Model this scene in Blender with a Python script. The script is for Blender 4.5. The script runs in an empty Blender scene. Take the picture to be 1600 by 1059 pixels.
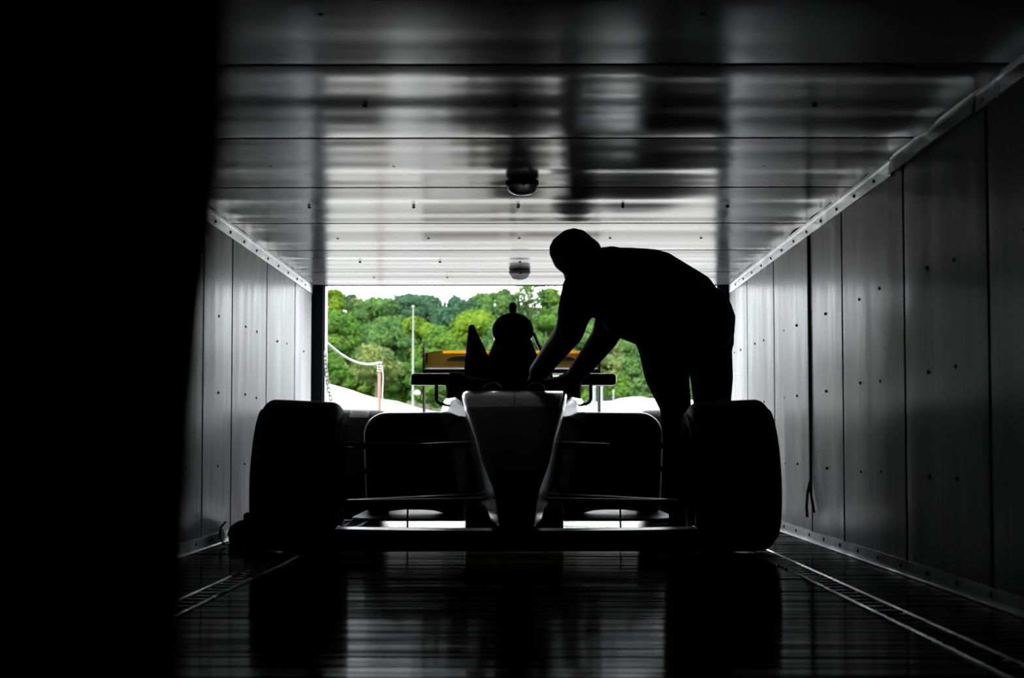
import bpy, bmesh, math, random
import numpy as np
from mathutils import Vector, Matrix, Euler

random.seed(7)
scene = bpy.context.scene
C = scene.collection

# ------------------------------------------------------------------ camera
F_PX = 2800.0
PITCH = math.atan(160.0 / F_PX)
YAW = math.atan(22.0 / F_PX)
CAM_Z = 0.41
cam_d = bpy.data.cameras.new('camera')
cam_d.sensor_fit = 'HORIZONTAL'
cam_d.sensor_width = 36.0
cam_d.lens = F_PX * 36.0 / 1600.0
cam_d.clip_start = 0.05
cam_d.clip_end = 1000
cam_d.dof.use_dof = True
cam_d.dof.focus_distance = 7.6
cam_d.dof.aperture_fstop = 6.3
cam = bpy.data.objects.new('camera', cam_d)
C.objects.link(cam)
cam.location = (0, 0, CAM_Z)
cam.rotation_euler = (math.pi / 2 + PITCH, 0, YAW)
scene.camera = cam

# ------------------------------------------------------------------ world, sun, exposure
SKY = 9.5
SUN = 9.0
w = bpy.data.worlds.new('world')
scene.world = w
w.use_nodes = True
bg = w.node_tree.nodes['Background']
bg.inputs[0].default_value = (0.93, 0.965, 1.0, 1)
bg.inputs[1].default_value = SKY
sun_d = bpy.data.lights.new('sun', 'SUN')
sun_d.energy = SUN
sun_d.angle = math.radians(4)
sun_d.color = (1.0, 0.96, 0.88)
sun = bpy.data.objects.new('sun', sun_d)
C.objects.link(sun)
sun.rotation_euler = (math.radians(38), 0, math.radians(-28))
scene.view_settings.view_transform = 'Standard'
scene.view_settings.look = 'None'
scene.view_settings.exposure = 0.0
scene.view_settings.gamma = 1.0
scene.view_settings.use_curve_mapping = False


def P(px, py, Y):
    """world point at depth Y seen in direction (px, py) of the photograph"""
    x = (px - 800) / F_PX
    z = (529.5 - py) / F_PX
    y2 = math.cos(PITCH) - z * math.sin(PITCH)
    z2 = math.sin(PITCH) + z * math.cos(PITCH)
    c, s = math.cos(YAW), math.sin(YAW)
    r = (x * c - y2 * s, x * s + y2 * c, z2)
    t = Y / r[1]
    return Vector((r[0] * t, Y, CAM_Z + r[2] * t))


# ------------------------------------------------------------------ materials
def mat(name, col, rough=0.5, metal=0.0, spec=0.5, coat=0.0, coat_rough=0.05,
        noise=None, bump=None, rough_noise=None, trans=0.0, emit=None):
    """noise=(scale xyz, amount): colour variation; bump=(scale xyz, strength, distance); rough_noise=(scale, amt)"""
    m = bpy.data.materials.new(name)
    m.use_nodes = True
    nt = m.node_tree
    b = nt.nodes['Principled BSDF']
    b.inputs['Base Color'].default_value = (*col, 1)
    b.inputs['Roughness'].default_value = rough
    b.inputs['Metallic'].default_value = metal
    b.inputs['Specular IOR Level'].default_value = spec
    b.inputs['Coat Weight'].default_value = coat
    b.inputs['Coat Roughness'].default_value = coat_rough
    if trans:
        b.inputs['Transmission Weight'].default_value = trans
    if emit:
        b.inputs['Emission Color'].default_value = (*emit[0], 1)
        b.inputs['Emission Strength'].default_value = emit[1]

    def tex(scale, detail=4.0):
        tc = nt.nodes.new('ShaderNodeTexCoord')
        mp = nt.nodes.new('ShaderNodeMapping')
        mp.inputs['Scale'].default_value = scale
        nz = nt.nodes.new('ShaderNodeTexNoise')
        nz.inputs['Scale'].default_value = 1.0
        nz.inputs['Detail'].default_value = detail
        geo = nt.nodes.new('ShaderNodeNewGeometry')
        nt.links.new(geo.outputs['Position'], mp.inputs['Vector'])
        nt.nodes.remove(tc)
        nt.links.new(mp.outputs[0], nz.inputs['Vector'])
        return nz
    if noise:
        nz = tex(noise[0])
        r = nt.nodes.new('ShaderNodeMapRange')
        r.inputs[1].default_value = 0.3
        r.inputs[2].default_value = 0.7
        r.inputs[3].default_value = 1 - noise[1]
        r.inputs[4].default_value = 1 + noise[1]
        nt.links.new(nz.outputs[0], r.inputs[0])
        mx = nt.nodes.new('ShaderNodeVectorMath')
        mx.operation = 'SCALE'
        mx.inputs[0].default_value = col
        nt.links.new(r.outputs[0], mx.inputs['Scale'])
        nt.links.new(mx.outputs[0], b.inputs['Base Color'])
    if rough_noise:
        nz = tex(rough_noise[0])
        r = nt.nodes.new('ShaderNodeMapRange')
        r.inputs[1].default_value = 0.3
        r.inputs[2].default_value = 0.7
        r.inputs[3].default_value = max(0.02, rough - rough_noise[1])
        r.inputs[4].default_value = rough + rough_noise[1]
        nt.links.new(nz.outputs[0], r.inputs[0])
        nt.links.new(r.outputs[0], b.inputs['Roughness'])
    if bump:
        nz = tex(bump[0], 3.0)
        bp = nt.nodes.new('ShaderNodeBump')
        bp.inputs['Strength'].default_value = bump[1]
        bp.inputs['Distance'].default_value = bump[2]
        nt.links.new(nz.outputs[0], bp.inputs['Height'])
        nt.links.new(bp.outputs[0], b.inputs['Normal'])
    return m


def leaf_mat(name, col):
    m = bpy.data.materials.new(name)
    m.use_nodes = True
    nt = m.node_tree
    nt.nodes.remove(nt.nodes['Principled BSDF'])
    out = nt.nodes['Material Output']
    d = nt.nodes.new('ShaderNodeBsdfDiffuse')
    t = nt.nodes.new('ShaderNodeBsdfTranslucent')
    mx = nt.nodes.new('ShaderNodeMixShader')
    mx.inputs[0].default_value = 0.30
    geo = nt.nodes.new('ShaderNodeNewGeometry')
    nz = nt.nodes.new('ShaderNodeTexNoise')
    nz.inputs['Scale'].default_value = 0.55
    nz.inputs['Detail'].default_value = 3
    nt.links.new(geo.outputs['Position'], nz.inputs['Vector'])
    rp = nt.nodes.new('ShaderNodeValToRGB')
    rp.color_ramp.elements[0].position = 0.34
    rp.color_ramp.elements[1].position = 0.66
    rp.color_ramp.elements[0].color = (col[0] * .62, col[1] * .72, col[2] * .8, 1)
    rp.color_ramp.elements[1].color = (min(1, col[0] * 1.35), min(1, col[1] * 1.2), col[2] * 1.05, 1)
    nt.links.new(nz.outputs[0], rp.inputs[0])
    nt.links.new(rp.outputs[0], d.inputs[0])
    nt.links.new(rp.outputs[0], t.inputs[0])
    nt.links.new(d.outputs[0], mx.inputs[1])
    nt.links.new(t.outputs[0], mx.inputs[2])
    nt.links.new(mx.outputs[0], out.inputs[0])
    return m


M = {}
M['ceil'] = mat('ceiling_panel_paint', (0.33, 0.325, 0.33), 0.17, spec=0.10,
                rough_noise=((0.7, 9, 1), 0.03), bump=((0.4, 6, 1), 0.02, 0.004), noise=((0.8, 6, 1), 0.05))
M['wall'] = mat('wall_panel_paint', (0.50, 0.505, 0.52), 0.28, spec=0.008,
                rough_noise=((1, 9, 0.8), 0.04), bump=((1, 5, 0.5), 0.02, 0.004), noise=((1, 14, 1.0), 0.05))
M['shell'] = mat('shell_dark', (0.015, 0.015, 0.016), 0.8, spec=0.1)
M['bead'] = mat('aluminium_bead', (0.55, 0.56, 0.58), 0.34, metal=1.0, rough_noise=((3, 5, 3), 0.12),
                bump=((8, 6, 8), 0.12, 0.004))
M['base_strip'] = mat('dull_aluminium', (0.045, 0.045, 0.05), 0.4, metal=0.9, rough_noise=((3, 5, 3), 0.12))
M['plate'] = mat('reflector_metal', (0.6, 0.6, 0.6), 0.12, metal=1.0, rough_noise=((2, 12, 2), 0.05))  # for the added sheet that mirrors daylight below the car
M['rivet'] = mat('dark_rivet', (0.02, 0.02, 0.022), 0.5, metal=0.0)
M['floor'] = mat('floor_board', (0.005, 0.005, 0.005), 0.09, spec=0.0008,
                 rough_noise=((1.5, 26, 1), 0.03), bump=((0.8, 45, 1), 0.22, 0.003), noise=((2, 40, 1), 0.4))


def dull(m, lo, hi, scale):
    """worn gloss: blend the shader with a dull dark base, in streaks"""
    nt = m.node_tree
    b = nt.nodes['Principled BSDF']
    out = nt.nodes['Material Output']
    d = nt.nodes.new('ShaderNodeBsdfDiffuse')
    d.inputs[0].default_value = b.inputs['Base Color'].default_value
    mx = nt.nodes.new('ShaderNodeMixShader')
    geo = nt.nodes.new('ShaderNodeNewGeometry')
    mp = nt.nodes.new('ShaderNodeMapping')
    mp.inputs['Scale'].default_value = scale
    nz = nt.nodes.new('ShaderNodeTexNoise')
    nz.inputs['Scale'].default_value = 1
    nz.inputs['Detail'].default_value = 5
    r = nt.nodes.new('ShaderNodeMapRange')
    r.inputs[1].default_value = 0.38
    r.inputs[2].default_value = 0.68
    r.inputs[3].default_value = lo
    r.inputs[4].default_value = hi
    nt.links.new(geo.outputs['Position'], mp.inputs['Vector'])
    nt.links.new(mp.outputs[0], nz.inputs['Vector'])
    nt.links.new(nz.outputs[0], r.inputs[0])
    nt.links.new(r.outputs[0], mx.inputs[0])
    nt.links.new(d.outputs[0], mx.inputs[1])
    nt.links.new(b.outputs[0], mx.inputs[2])
    nt.links.new(mx.outputs[0], out.inputs[0])


dull(M['floor'], 0.10, 0.62, (1.1, 22, 1))
M['track'] = mat('track_aluminium', (0.19, 0.20, 0.21), 0.30, metal=1.0, rough_noise=((6, 3, 6), 0.1))
M['track_dark'] = mat('track_slot', (0.01, 0.01, 0.01), 0.7)
M['jamb'] = mat('door_frame_dark', (0.008, 0.009, 0.011), 0.8, spec=0.08)
M['jamb_lit_side'] = mat('door_frame_lit_side', (0.12, 0.125, 0.14), 0.45, metal=0.3)  # lit inner side of the dark jambs, put into a paler colour
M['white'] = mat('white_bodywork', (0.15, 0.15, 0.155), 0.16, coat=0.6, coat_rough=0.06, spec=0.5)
M['nose'] = mat('nose_white_shaded', (0.03, 0.03, 0.032), 0.22, spec=0.012)  # white body like the rest; its unlit front is painted near-black
M['cowl'] = mat('cowl_white_half_lit', (0.10, 0.10, 0.105), 0.18, spec=0.30)  # same white body; its lit top painted a tone above the nose
M['carbon'] = mat('carbon_black', (0.008, 0.008, 0.009), 0.30, spec=0.4)
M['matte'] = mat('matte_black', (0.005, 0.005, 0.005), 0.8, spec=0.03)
M['rubber'] = mat('tyre_rubber', (0.010, 0.010, 0.010), 0.62, spec=0.25, bump=((60, 60, 60), 0.08, 0.002))
M['rim'] = mat('wheel_metal', (0.06, 0.06, 0.065), 0.4, metal=0.9)
M['steel'] = mat('suspension_steel', (0.10, 0.10, 0.11), 0.28, metal=0.8)
M['chrome'] = mat('bright_steel', (0.75, 0.75, 0.77), 0.15, metal=1.0)
M['yellow'] = mat('yellow_wing_paint', (0.95, 0.56, 0.04), 0.45, spec=0.3)
M['wing_dark'] = mat('wing_print_black', (0.025, 0.022, 0.015), 0.5)
M['sticker'] = mat('sticker_paper', (0.42, 0.39, 0.33), 0.6)
M['ink'] = mat('sticker_ink', (0.16, 0.05, 0.03), 0.7)
M['glass'] = mat('mirror_glass', (0.5, 0.5, 0.52), 0.03, metal=1.0)
M['lamp_base'] = mat('lamp_plastic', (0.22, 0.22, 0.22), 0.45)
M['lamp_lens'] = mat('lamp_lens', (0.75, 0.76, 0.78), 0.10, spec=0.7, trans=0.75)
M['skin'] = mat('skin', (0.075, 0.045, 0.034), 0.6, spec=0.1)
M['shirt'] = mat('black_shirt', (0.010, 0.010, 0.011), 0.9, spec=0.1)
M['trousers'] = mat('dark_trousers', (0.011, 0.011, 0.013), 0.9, spec=0.1)
M['shoe'] = mat('dark_shoe', (0.01, 0.01, 0.01), 0.6, spec=0.2)
M['hair'] = mat('dark_hair', (0.010, 0.008, 0.007), 0.8, spec=0.15)
M['eye'] = mat('eye', (0.5, 0.5, 0.5), 0.2)
M['bundle'] = mat('dark_canvas', (0.014, 0.013, 0.013), 0.9, spec=0.1)
M['strap'] = mat('grey_strap', (0.22, 0.22, 0.22), 0.5)
M['rope'] = mat('white_rope', (0.22, 0.24, 0.20), 0.7, noise=((40, 40, 40), 0.1))
M['wood'] = mat('pale_wood', (0.13, 0.078, 0.050), 0.7, noise=((30, 30, 3), 0.15))
M['chain'] = mat('galvanised_chain', (0.35, 0.35, 0.33), 0.35, metal=0.9)
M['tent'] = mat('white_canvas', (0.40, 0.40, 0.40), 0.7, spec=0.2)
M['pole'] = mat('white_pole_paint', (0.10, 0.12, 0.10), 0.5)
M['ground'] = mat('pale_gravel', (0.125, 0.123, 0.118), 0.85, spec=0.2, noise=((0.5, 0.5, 0.5), 0.12))
M['grass'] = mat('hill_grass', (0.018, 0.035, 0.01), 0.9, spec=0.1, noise=((0.2, 0.2, 0.2), 0.3))
M['bark'] = mat('bark', (0.10, 0.085, 0.06), 0.9, spec=0.1)
M['van'] = mat('dark_van_paint', (0.012, 0.014, 0.018), 0.7, spec=0.05)
M['vanglass'] = mat('van_glass', (0.02, 0.025, 0.03), 0.08)
LEAF = {
    'yellow': leaf_mat('leaves_yellow_green', (0.0616, 0.1108, 0.0120)),
    'bright': leaf_mat('leaves_bright_green', (0.0431, 0.0941, 0.0158)),
    'mid': leaf_mat('leaves_mid_green', (0.0393, 0.0841, 0.0245)),
    'dark': leaf_mat('leaves_blue_green', (0.0280, 0.0631, 0.0346)),
    'pale': leaf_mat('leaves_pale_olive', (0.0690, 0.0996, 0.0315)),
}


# ------------------------------------------------------------------ mesh helpers
class MB:
    def __init__(self):
        self.v = []
        self.f = []

    def add(self, vs, fs):
        o = len(self.v)
        self.v += [tuple(p) for p in vs]
        self.f += [tuple(i + o for i in q) for q in fs]
        return self

    def box(self, x0, x1, y0, y1, z0, z1, m=None):
        vs = [Vector((x, y, z)) for z in (z0, z1) for y in (y0, y1) for x in (x0, x1)]
        if m:
            vs = [m @ p for p in vs]
        return self.add(vs, [(0, 2, 3, 1), (4, 5, 7, 6), (0, 1, 5, 4), (2, 6, 7, 3), (0, 4, 6, 2), (1, 3, 7, 5)])

    def cbox(self, x0, x1, y0, y1, z0, z1, b):
        """box with chamfered vertical-plane outline in xy and top/bottom chamfers"""
        def ring(x0, x1, y0, y1, z, c):
            return [(x0 + c, y0, z), (x1 - c, y0, z), (x1, y0 + c, z), (x1, y1 - c, z),
                    (x1 - c, y1, z), (x0 + c, y1, z), (x0, y1 - c, z), (x0, y0 + c, z)]
        rs = [ring(x0 + b, x1 - b, y0 + b, y1 - b, z0, b), ring(x0, x1, y0, y1, z0 + b, b),
              ring(x0, x1, y0, y1, z1 - b, b), ring(x0 + b, x1 - b, y0 + b, y1 - b, z1, b)]
        return self.loft(rs, True, True)

    def loft(self, rings, cap0=True, cap1=True, closed=True):
        n = len(rings[0])
        vs = [p for r in rings for p in r]
        fs = []
        for i in range(len(rings) - 1):
            for j in range(n if closed else n - 1):
                k = (j + 1) % n
                fs.append((i * n + j, i * n + k, (i + 1) * n + k, (i + 1) * n + j))
        if cap0:
            fs.append(tuple(range(n - 1, -1, -1)))
        if cap1:
            o = (len(rings) - 1) * n
            fs.append(tuple(range(o, o + n)))
        return self.add(vs, fs)

    def tube(self, pts, r, n=8, sx=1.0, caps=True):
        """tube along points; r a number or list; sx flattens the second axis"""
        pts = [Vector(p) for p in pts]
        rr = r if isinstance(r, (list, tuple)) else [r] * len(pts)
        rings = []
        for i, p in enumerate(pts):
            a = pts[max(0, i - 1)]
            b = pts[min(len(pts) - 1, i + 1)]
            d = (b - a).normalized()
            up = Vector((0, 0, 1)) if abs(d.z) < 0.9 else Vector((0, 1, 0))
            s = d.cross(up).normalized()
            u = s.cross(d).normalized()
            rings.append([p + (s * math.cos(t) + u * math.sin(t) * sx) * rr[i]
                          for t in [2 * math.pi * k / n for k in range(n)]])
        return self.loft(rings, caps, caps)

    def lathe(self, prof, n=32, axis='z', m=None, close=False):
        """prof: list of (radius, height)"""
        rings = []
        for (r, h) in prof:
            ring = []
            for k in range(n):
                t = 2 * math.pi * k / n
                if axis == 'z':
                    p = Vector((r * math.cos(t), r * math.sin(t), h))
                else:
                    p = Vector((h, r * math.cos(t), r * math.sin(t)))
                ring.append(m @ p if m else p)
            rings.append(ring)
        if close:
            rings.append(rings[0])
            return self.loft(rings, False, False)
        return self.loft(rings, True, True)

    def prism(self, poly, axis, a, b):
        """poly: 2D outline extruded along axis from a to b"""
        def pt(u, v, t):
            return {'x': (t, u, v), 'y': (u, t, v), 'z': (u, v, t)}[axis]
        return self.loft([[pt(u, v, a) for u, v in poly], [pt(u, v, b) for u, v in poly]])

    def ball(self, c, r, n=12, m=6):
        c = Vector(c)
        rx, ry, rz = r if isinstance(r, (tuple, list)) else (r, r, r)
        rings = []
        for i in range(m + 1):
            t = math.pi * (i + 0.001) / (m + 0.002) - math.pi / 2
            rings.append([c + Vector((rx * math.cos(t) * math.cos(2 * math.pi * k / n),
                                      ry * math.cos(t) * math.sin(2 * math.pi * k / n), rz * math.sin(t))) for k in range(n)])
        return self.loft(rings)

    def mesh(self, name):
        me = bpy.data.meshes.new(name)
        me.from_pydata(self.v, [], self.f)
        bm = bmesh.new()
        bm.from_mesh(me)
        bmesh.ops.recalc_face_normals(bm, faces=bm.faces)
        bm.to_mesh(me)
        bm.free()
        return me

    def build(self, name, material, parent=None, smooth=False, loc=None, sharp=40):
        me = self.mesh(name)
        me.materials.append(M[material] if isinstance(material, str) else material)
        return link(name, me, parent, smooth, loc, sharp)


def link(name, me, parent=None, smooth=False, loc=None, sharp=40):
    if smooth:
        me.polygons.foreach_set('use_smooth', [True] * len(me.polygons))
        if sharp:
            me.set_sharp_from_angle(angle=math.radians(sharp))
    o = bpy.data.objects.new(name, me)
    C.objects.link(o)
    if loc is not None:
        o.location = loc
    if parent:
        o.parent = parent
    return o


def empty(name, loc=(0, 0, 0), rz=0.0):
    o = bpy.data.objects.new(name, None)
    C.objects.link(o)
    o.location = loc
    o.rotation_euler = (0, 0, rz)
    o.empty_display_size = 0.1
    return o


def tag(o, label, cat, group=None, kind=None):
    o['label'] = label
    o['category'] = cat
    if group:
        o['group'] = group
    if kind:
        o['kind'] = kind
    return o


def struct(o, label, cat):
    return tag(o, label, cat, kind='structure')


# ------------------------------------------------------------------ trailer shell
XL, XR, ZC = -1.235, 1.17, 1.31
Y0, Y1 = -1.8, 10.30
T = 0.008                                                     # panel thickness

ceil = MB().box(XL - .12, XR + .12, Y0 - .1, Y1, ZC + T, ZC + 0.9).build('ceiling', 'shell')
struct(ceil, 'low trailer ceiling of pale glossy panels', 'ceiling')
wl = MB().box(XL - .12, XL - T, Y0 - .1, Y1, -.45, ZC + T).build('wall_left', 'shell')
struct(wl, 'left trailer wall of tall pale metal panels', 'wall')
wr = MB().box(XR + T, XR + .12, Y0 - .1, Y1, -.45, ZC + T).build('wall_right', 'shell')
struct(wr, 'right trailer wall of tall pale metal panels', 'wall')
wb = MB().box(XL - .12, XR + .12, Y0 - .2, Y0 - .1, -.45, ZC + .9).build('wall_back', 'shell')
struct(wb, 'closed dark end wall of trailer', 'wall')
fl = MB().box(XL - T, XR + T, Y0 - .1, Y1, -.45, -.020).build('floor', 'shell')
struct(fl, 'dark trailer floor of crosswise boards', 'floor')


def wavy_panel(axis, a0, a1, b0, b1, face, seed, amp):
    """thin panel; a = along depth Y (bowed), b = across; face = coordinate of visible side; back lies T behind"""
    rnd = random.Random(seed)
    n = 28
    ph = [rnd.uniform(0, 6.28) for _ in range(3)]
    am = [amp * rnd.uniform(.6, 1.2), amp * .45 * rnd.uniform(.5, 1.3), amp * .22 * rnd.uniform(.5, 1.3)]
    mb = MB()
    nb = 7
    front, back = [], []
    for i in range(n + 1):
        t = i / n
        y = a0 + (a1 - a0) * t
        edge = min(1, 8 * min(t, 1 - t))
        for j in range(nb + 1):
            s = j / nb
            q = b0 + (b1 - b0) * s
            d = edge * (am[0] * math.sin(6.28 * t + ph[0] + .5 * math.sin(2 * s + ph[1])) +
                        am[1] * math.sin(14.5 * t + ph[1] + 1.2 * s) + am[2] * math.sin(27 * t + ph[2] - 1.5 * s))
            lip = 0.0006 if i in (0, n) else 0
            if axis == 'z':
                front.append((q, y, face + d + lip))
            else:
                sgn = 1 if face > 0 else -1
                front.append((face + sgn * (d + lip), y, q))
    m = nb + 1
    fs = [(i * m + j, i * m + j + 1, (i + 1) * m + j + 1, (i + 1) * m + j) for i in range(n) for j in range(nb)]
    mb.add(front, fs)
    # side skirts to the back plane
    bo = []
    for p in front:
        bo.append((p[0], p[1], face + T) if axis == 'z' else (face + (T if face > 0 else -T), p[1], p[2]))
    o = len(mb.v)
    mb.v += bo
    for i in range(n):
        for j in (0, nb):
            mb.f.append((i * m + j, (i + 1) * m + j, o + (i + 1) * m + j, o + i * m + j))
    for j in range(nb):
        for i in (0, n):
            mb.f.append((i * m + j, i * m + j + 1, o + i * m + j + 1, o + i * m + j))
    return mb


GAP = 0.030
ceil_seams = [-1.8, -.965, .078, 1.12, 2.165, 3.208, 4.248, 5.288, 6.325, 7.373, 8.418, 9.50, 10.30]
rv = MB()
for i in range(len(ceil_seams) - 1):
    a, b = ceil_seams[i], ceil_seams[i + 1]
    wavy_panel('z', a + GAP / 2, b - GAP / 2, XL, XR, ZC, 40 + i, 0.0036 if i > 5 else 0.0020).build('ceiling_panel', 'ceil', ceil, True, sharp=60)
    if b > 1.5:
        for k in range(-3, 4):
            x = -.03 + .402 * k
            if abs(x) < 1.15:
                rv.lathe([(.006, ZC + .002), (.006, ZC - .003), (.0035, ZC - .005)], 8,
                         m=Matrix.Translation((x, (a + b) / 2 if i < 11 else a + .3, 0)))
o = rv.build('rivets', 'rivet', ceil)
o['kind'] = 'stuff'


def wall_panels(wall, face, seams, narrow):
    rv = MB()
    s = 1 if face > 0 else -1
    for i in range(len(seams) - 1):
        a, b = seams[i], seams[i + 1]
        wavy_panel('x', a + GAP / 2, b - GAP / 2, 0.0, ZC, face, 90 + i + (20 if s > 0 else 0), 0.0016).build(
            'wall_panel', 'wall', wall, True, sharp=60)
        if b > 3:
            ys = [.5] if (b - a) < .8 else [.35, .68]
            for t in ys:
                for z in (.31, .61, .91):
                    rv.lathe([(.0055, -.003), (.0055, .003), (.003, .005)], 8, axis='x',
                             m=Matrix.Translation((face, a + (b - a) * t, z + random.uniform(-.006, .006))) @ Matrix.Scale(-s, 4, (1, 0, 0)))
    o = rv.build('rivets', 'rivet', wall)
    o['kind'] = 'stuff'


wall_panels(wr, XR, [-1.8, -.7, .33, 1.37, 2.42, 3.47, 4.53, 5.54, 6.626, 7.37, 8.455, 9.48, 10.30], 8)
wall_panels(wl, XL, [-1.8, -.5, .55, 1.6, 2.65, 3.7, 4.75, 5.79, 6.84, 7.51, 8.51, 9.55, 10.30], 8)


# corner beads (angle section, in segments) and base trims
def bead(name, label, face, z_face, down, seg, start, end, wid, thick=.0065, lipw=.016, material='bead', tilts={}):
    root = empty(name, (face, start, z_face))
    struct(root, label, 'trim')
    s = -1 if face > 0 else 1
    for a, b in zip(seg[:-1], seg[1:]):
        mb = MB()
        d = -1 if down else 1
        # wall leg slightly coved, then a lip on the ceiling or floor
        prof = [(0.0, d * wid), (s * thick, d * wid), (s * thick * 1.1, d * .014), (s * .009, d * .006), (s * lipw, d * .003), (s * lipw, 0.0), (0, 0)]
        prof = [(u, v) for u, v in prof]
        mb.prism(prof, 'y', a - start + .0015, b - start - .0015)
        so_ = mb.build('trim_segment', material, root)
        so_.rotation_euler.y = -s * tilts.get(round(a, 2), 0.0)
    rv = MB()
    y = start + .2
    while y < end - .05:
        rv.lathe([(.0065, -.001), (.0065, .003), (.004, .0055)], 8, axis='x',
                 m=Matrix.Translation((s * thick, y - start, (-1 if down else 1) * wid * .62)) @ Matrix.Scale(s, 4, (1, 0, 0)))
        y += .36
    o = rv.build('rivets', 'rivet', root)
    o['kind'] = 'stuff'
    return root


bead('trim_1', 'bright riveted metal strip along left ceiling edge', XL, ZC, True, [-1.8, .9, 3.1, 5.2, 6.6, 8.2, 10.28], -1.8, 10.28, .052)
bead('trim_2', 'bright riveted metal strip along right ceiling edge', XR, ZC, True, [-1.8, .2, 2.4, 4.6, 5.69, 7.03, 8.6, 10.28], -1.8, 10.28, .052, tilts={4.6: .22, 2.4: .10})
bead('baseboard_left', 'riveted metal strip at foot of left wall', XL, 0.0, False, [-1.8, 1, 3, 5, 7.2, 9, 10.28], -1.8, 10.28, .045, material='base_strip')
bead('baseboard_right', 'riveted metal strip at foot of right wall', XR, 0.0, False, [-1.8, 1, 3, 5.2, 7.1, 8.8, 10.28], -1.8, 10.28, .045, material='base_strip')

# floor boards, crosswise, broken where the two tracks run
TRK = [(-.90, -.815), (.832, .915)]
PW = .15
rnd = random.Random(3)
bx = [(XL, TRK[0][0]), (TRK[0][1], TRK[1][0]), (TRK[1][1], XR)]
bm_cache = {}
y = Y0
while y < Y1 - .01:
    y2 = min(Y1, y + PW)
    for k, (a, b) in enumerate(bx):
        key = (k, round(y2 - y, 3))
        if key not in bm_cache:
            mb = MB()
            L, W = b - a, (y2 - y) - .003
            mb.loft([[(0, .0015, -.018), (L, .0015, -.018), (L, W, -.018), (0, W, -.018)],
                     [(0, .0015, -.003), (L, .0015, -.003), (L, W, -.003), (0, W, -.003)],
                     [(0, .005, 0), (L, .005, 0), (L, W - .004, 0), (0, W - .004, 0)]])
            me = mb.mesh('floor_board')
            me.materials.append(M['floor'])
            bm_cache[key] = me
        ob = bpy.data.objects.new('floor_board', bm_cache[key])
        C.objects.link(ob)
        ob.parent = fl
        ob.location = (a, y, rnd.uniform(-.0012, 0))
        ob.rotation_euler = (rnd.uniform(-.006, .006), rnd.uniform(-.0006, .0006), 0)
    y = y2

# recessed floor tracks: two rails, a slotted bed and rungs
for i, (a, b) in enumerate(TRK):
    root = empty('floor_track', ((a + b) / 2, 0, 0))
    tag(root, ['ladder-like metal lashing track in the floor leading to left front wheel',
               'ladder-like metal lashing track in the floor leading to right front wheel'][i], 'floor track', 'floor tracks')
    h = (b - a) / 2
    MB().box(-h, h, Y0, Y1, -.02, -.006).build('track_bed', 'track_dark', root)
    for s in (-1, 1):
        MB().prism([(s * h, -.02), (s * h, .003), (s * (h - .005), .005), (s * (h - .011), .003), (s * (h - .011), -.02)], 'y', Y0, Y1).build('rail', 'track', root)
    mb = MB()
    mb.loft([[(x_, y_ * q, z_) for x_, y_ in ((-h + .011, -1), (h - .011, -1), (h - .011, 1), (-h + .011, 1))] for q, z_ in ((.009, -.006), (.008, -.001), (.004, .001))])
    me = mb.mesh('rung')
    me.materials.append(M['track'])
    y = 1.6
    while y < 10.25:
        ob = bpy.data.objects.new('rung', me)
        C.objects.link(ob)
        ob.parent = root
        ob.location = (0, y, 0)
        y += .10

# added metal sheet on the last boards, reflecting daylight under the car
MB().cbox(TRK[0][1] + .02, TRK[1][0] - .02, 8.45, 10.27, .0002, .003, .001).build('reflector_sheet', 'plate', fl)

# door frame at the open end
dr = empty('door_1', (0, Y1, 0))
struct(dr, 'dark frame around the open trailer end', 'door frame')
MB().box(XL - .12, -1.172, .002, .10, -.45, ZC + .9).build('jamb', 'jamb', dr)
MB().box(1.113, XR + .12, .002, .10, -.45, ZC + .9).build('jamb', 'jamb', dr)
MB().box(-1.172, -1.162, .03, .16, -.45, ZC + .02).build('jamb_lit_side', 'jamb_lit_side', dr)
MB().box(1.103, 1.113, .03, .16, -.45, ZC + .02).build('jamb_lit_side', 'jamb_lit_side', dr)
MB().box(-1.172, 1.113, .002, .10, ZC + .002, ZC + .9).build('header', 'jamb', dr)
MB().box(-1.172, 1.113, .002, .10, -.45, -.02).build('sill', 'jamb', dr)

# dark bulkhead beside the camera, its slanted edge out of focus
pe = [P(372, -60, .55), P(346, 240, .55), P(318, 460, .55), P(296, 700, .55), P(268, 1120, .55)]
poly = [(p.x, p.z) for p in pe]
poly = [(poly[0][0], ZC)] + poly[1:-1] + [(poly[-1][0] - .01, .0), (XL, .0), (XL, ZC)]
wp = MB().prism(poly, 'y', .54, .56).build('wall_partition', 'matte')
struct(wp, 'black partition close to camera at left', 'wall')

# ------------------------------------------------------------------ ceiling lamps
for i, (px, py) in enumerate(((816, 284), (812, 424))):
    Yl = (6.14, 9.40)[i]
    x = P(px, py, Yl).x
    root = empty('ceiling_lamp', (x, Yl, ZC))
    tag(root, ['round domed ceiling lamp nearer the camera', 'small round ceiling lamp above the open end'][i], 'lamp', 'ceiling lamps')
    MB().lathe([(.050, .001), (.056, -.002), (.057, -.016), (.054, -.020), (.0, -.021)], 32).build('base', 'lamp_base', root, True)
    MB().lathe([(.052, -.020), (.052, -.026), (.047, -.038), (.036, -.047), (.018, -.052), (.001, -.053)], 32).build('dome', 'lamp_lens', root, True)
    mb = MB()
    for k in range(3):
        t = 2.1 * k + .6
        mb.lathe([(.006, -.018), (.006, -.024), (.003, -.026)], 8, m=Matrix.Translation((.053 * math.cos(t), .053 * math.sin(t), 0)))
    mb.build('clip', 'rivet', root)

# ------------------------------------------------------------------ race car
CX, CY = -.040, 6.70
car = empty('race_car', (CX, CY, 0), .012)
tag(car, 'white single-seater open-wheel racing car facing camera on trailer floor', 'racing car')


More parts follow.
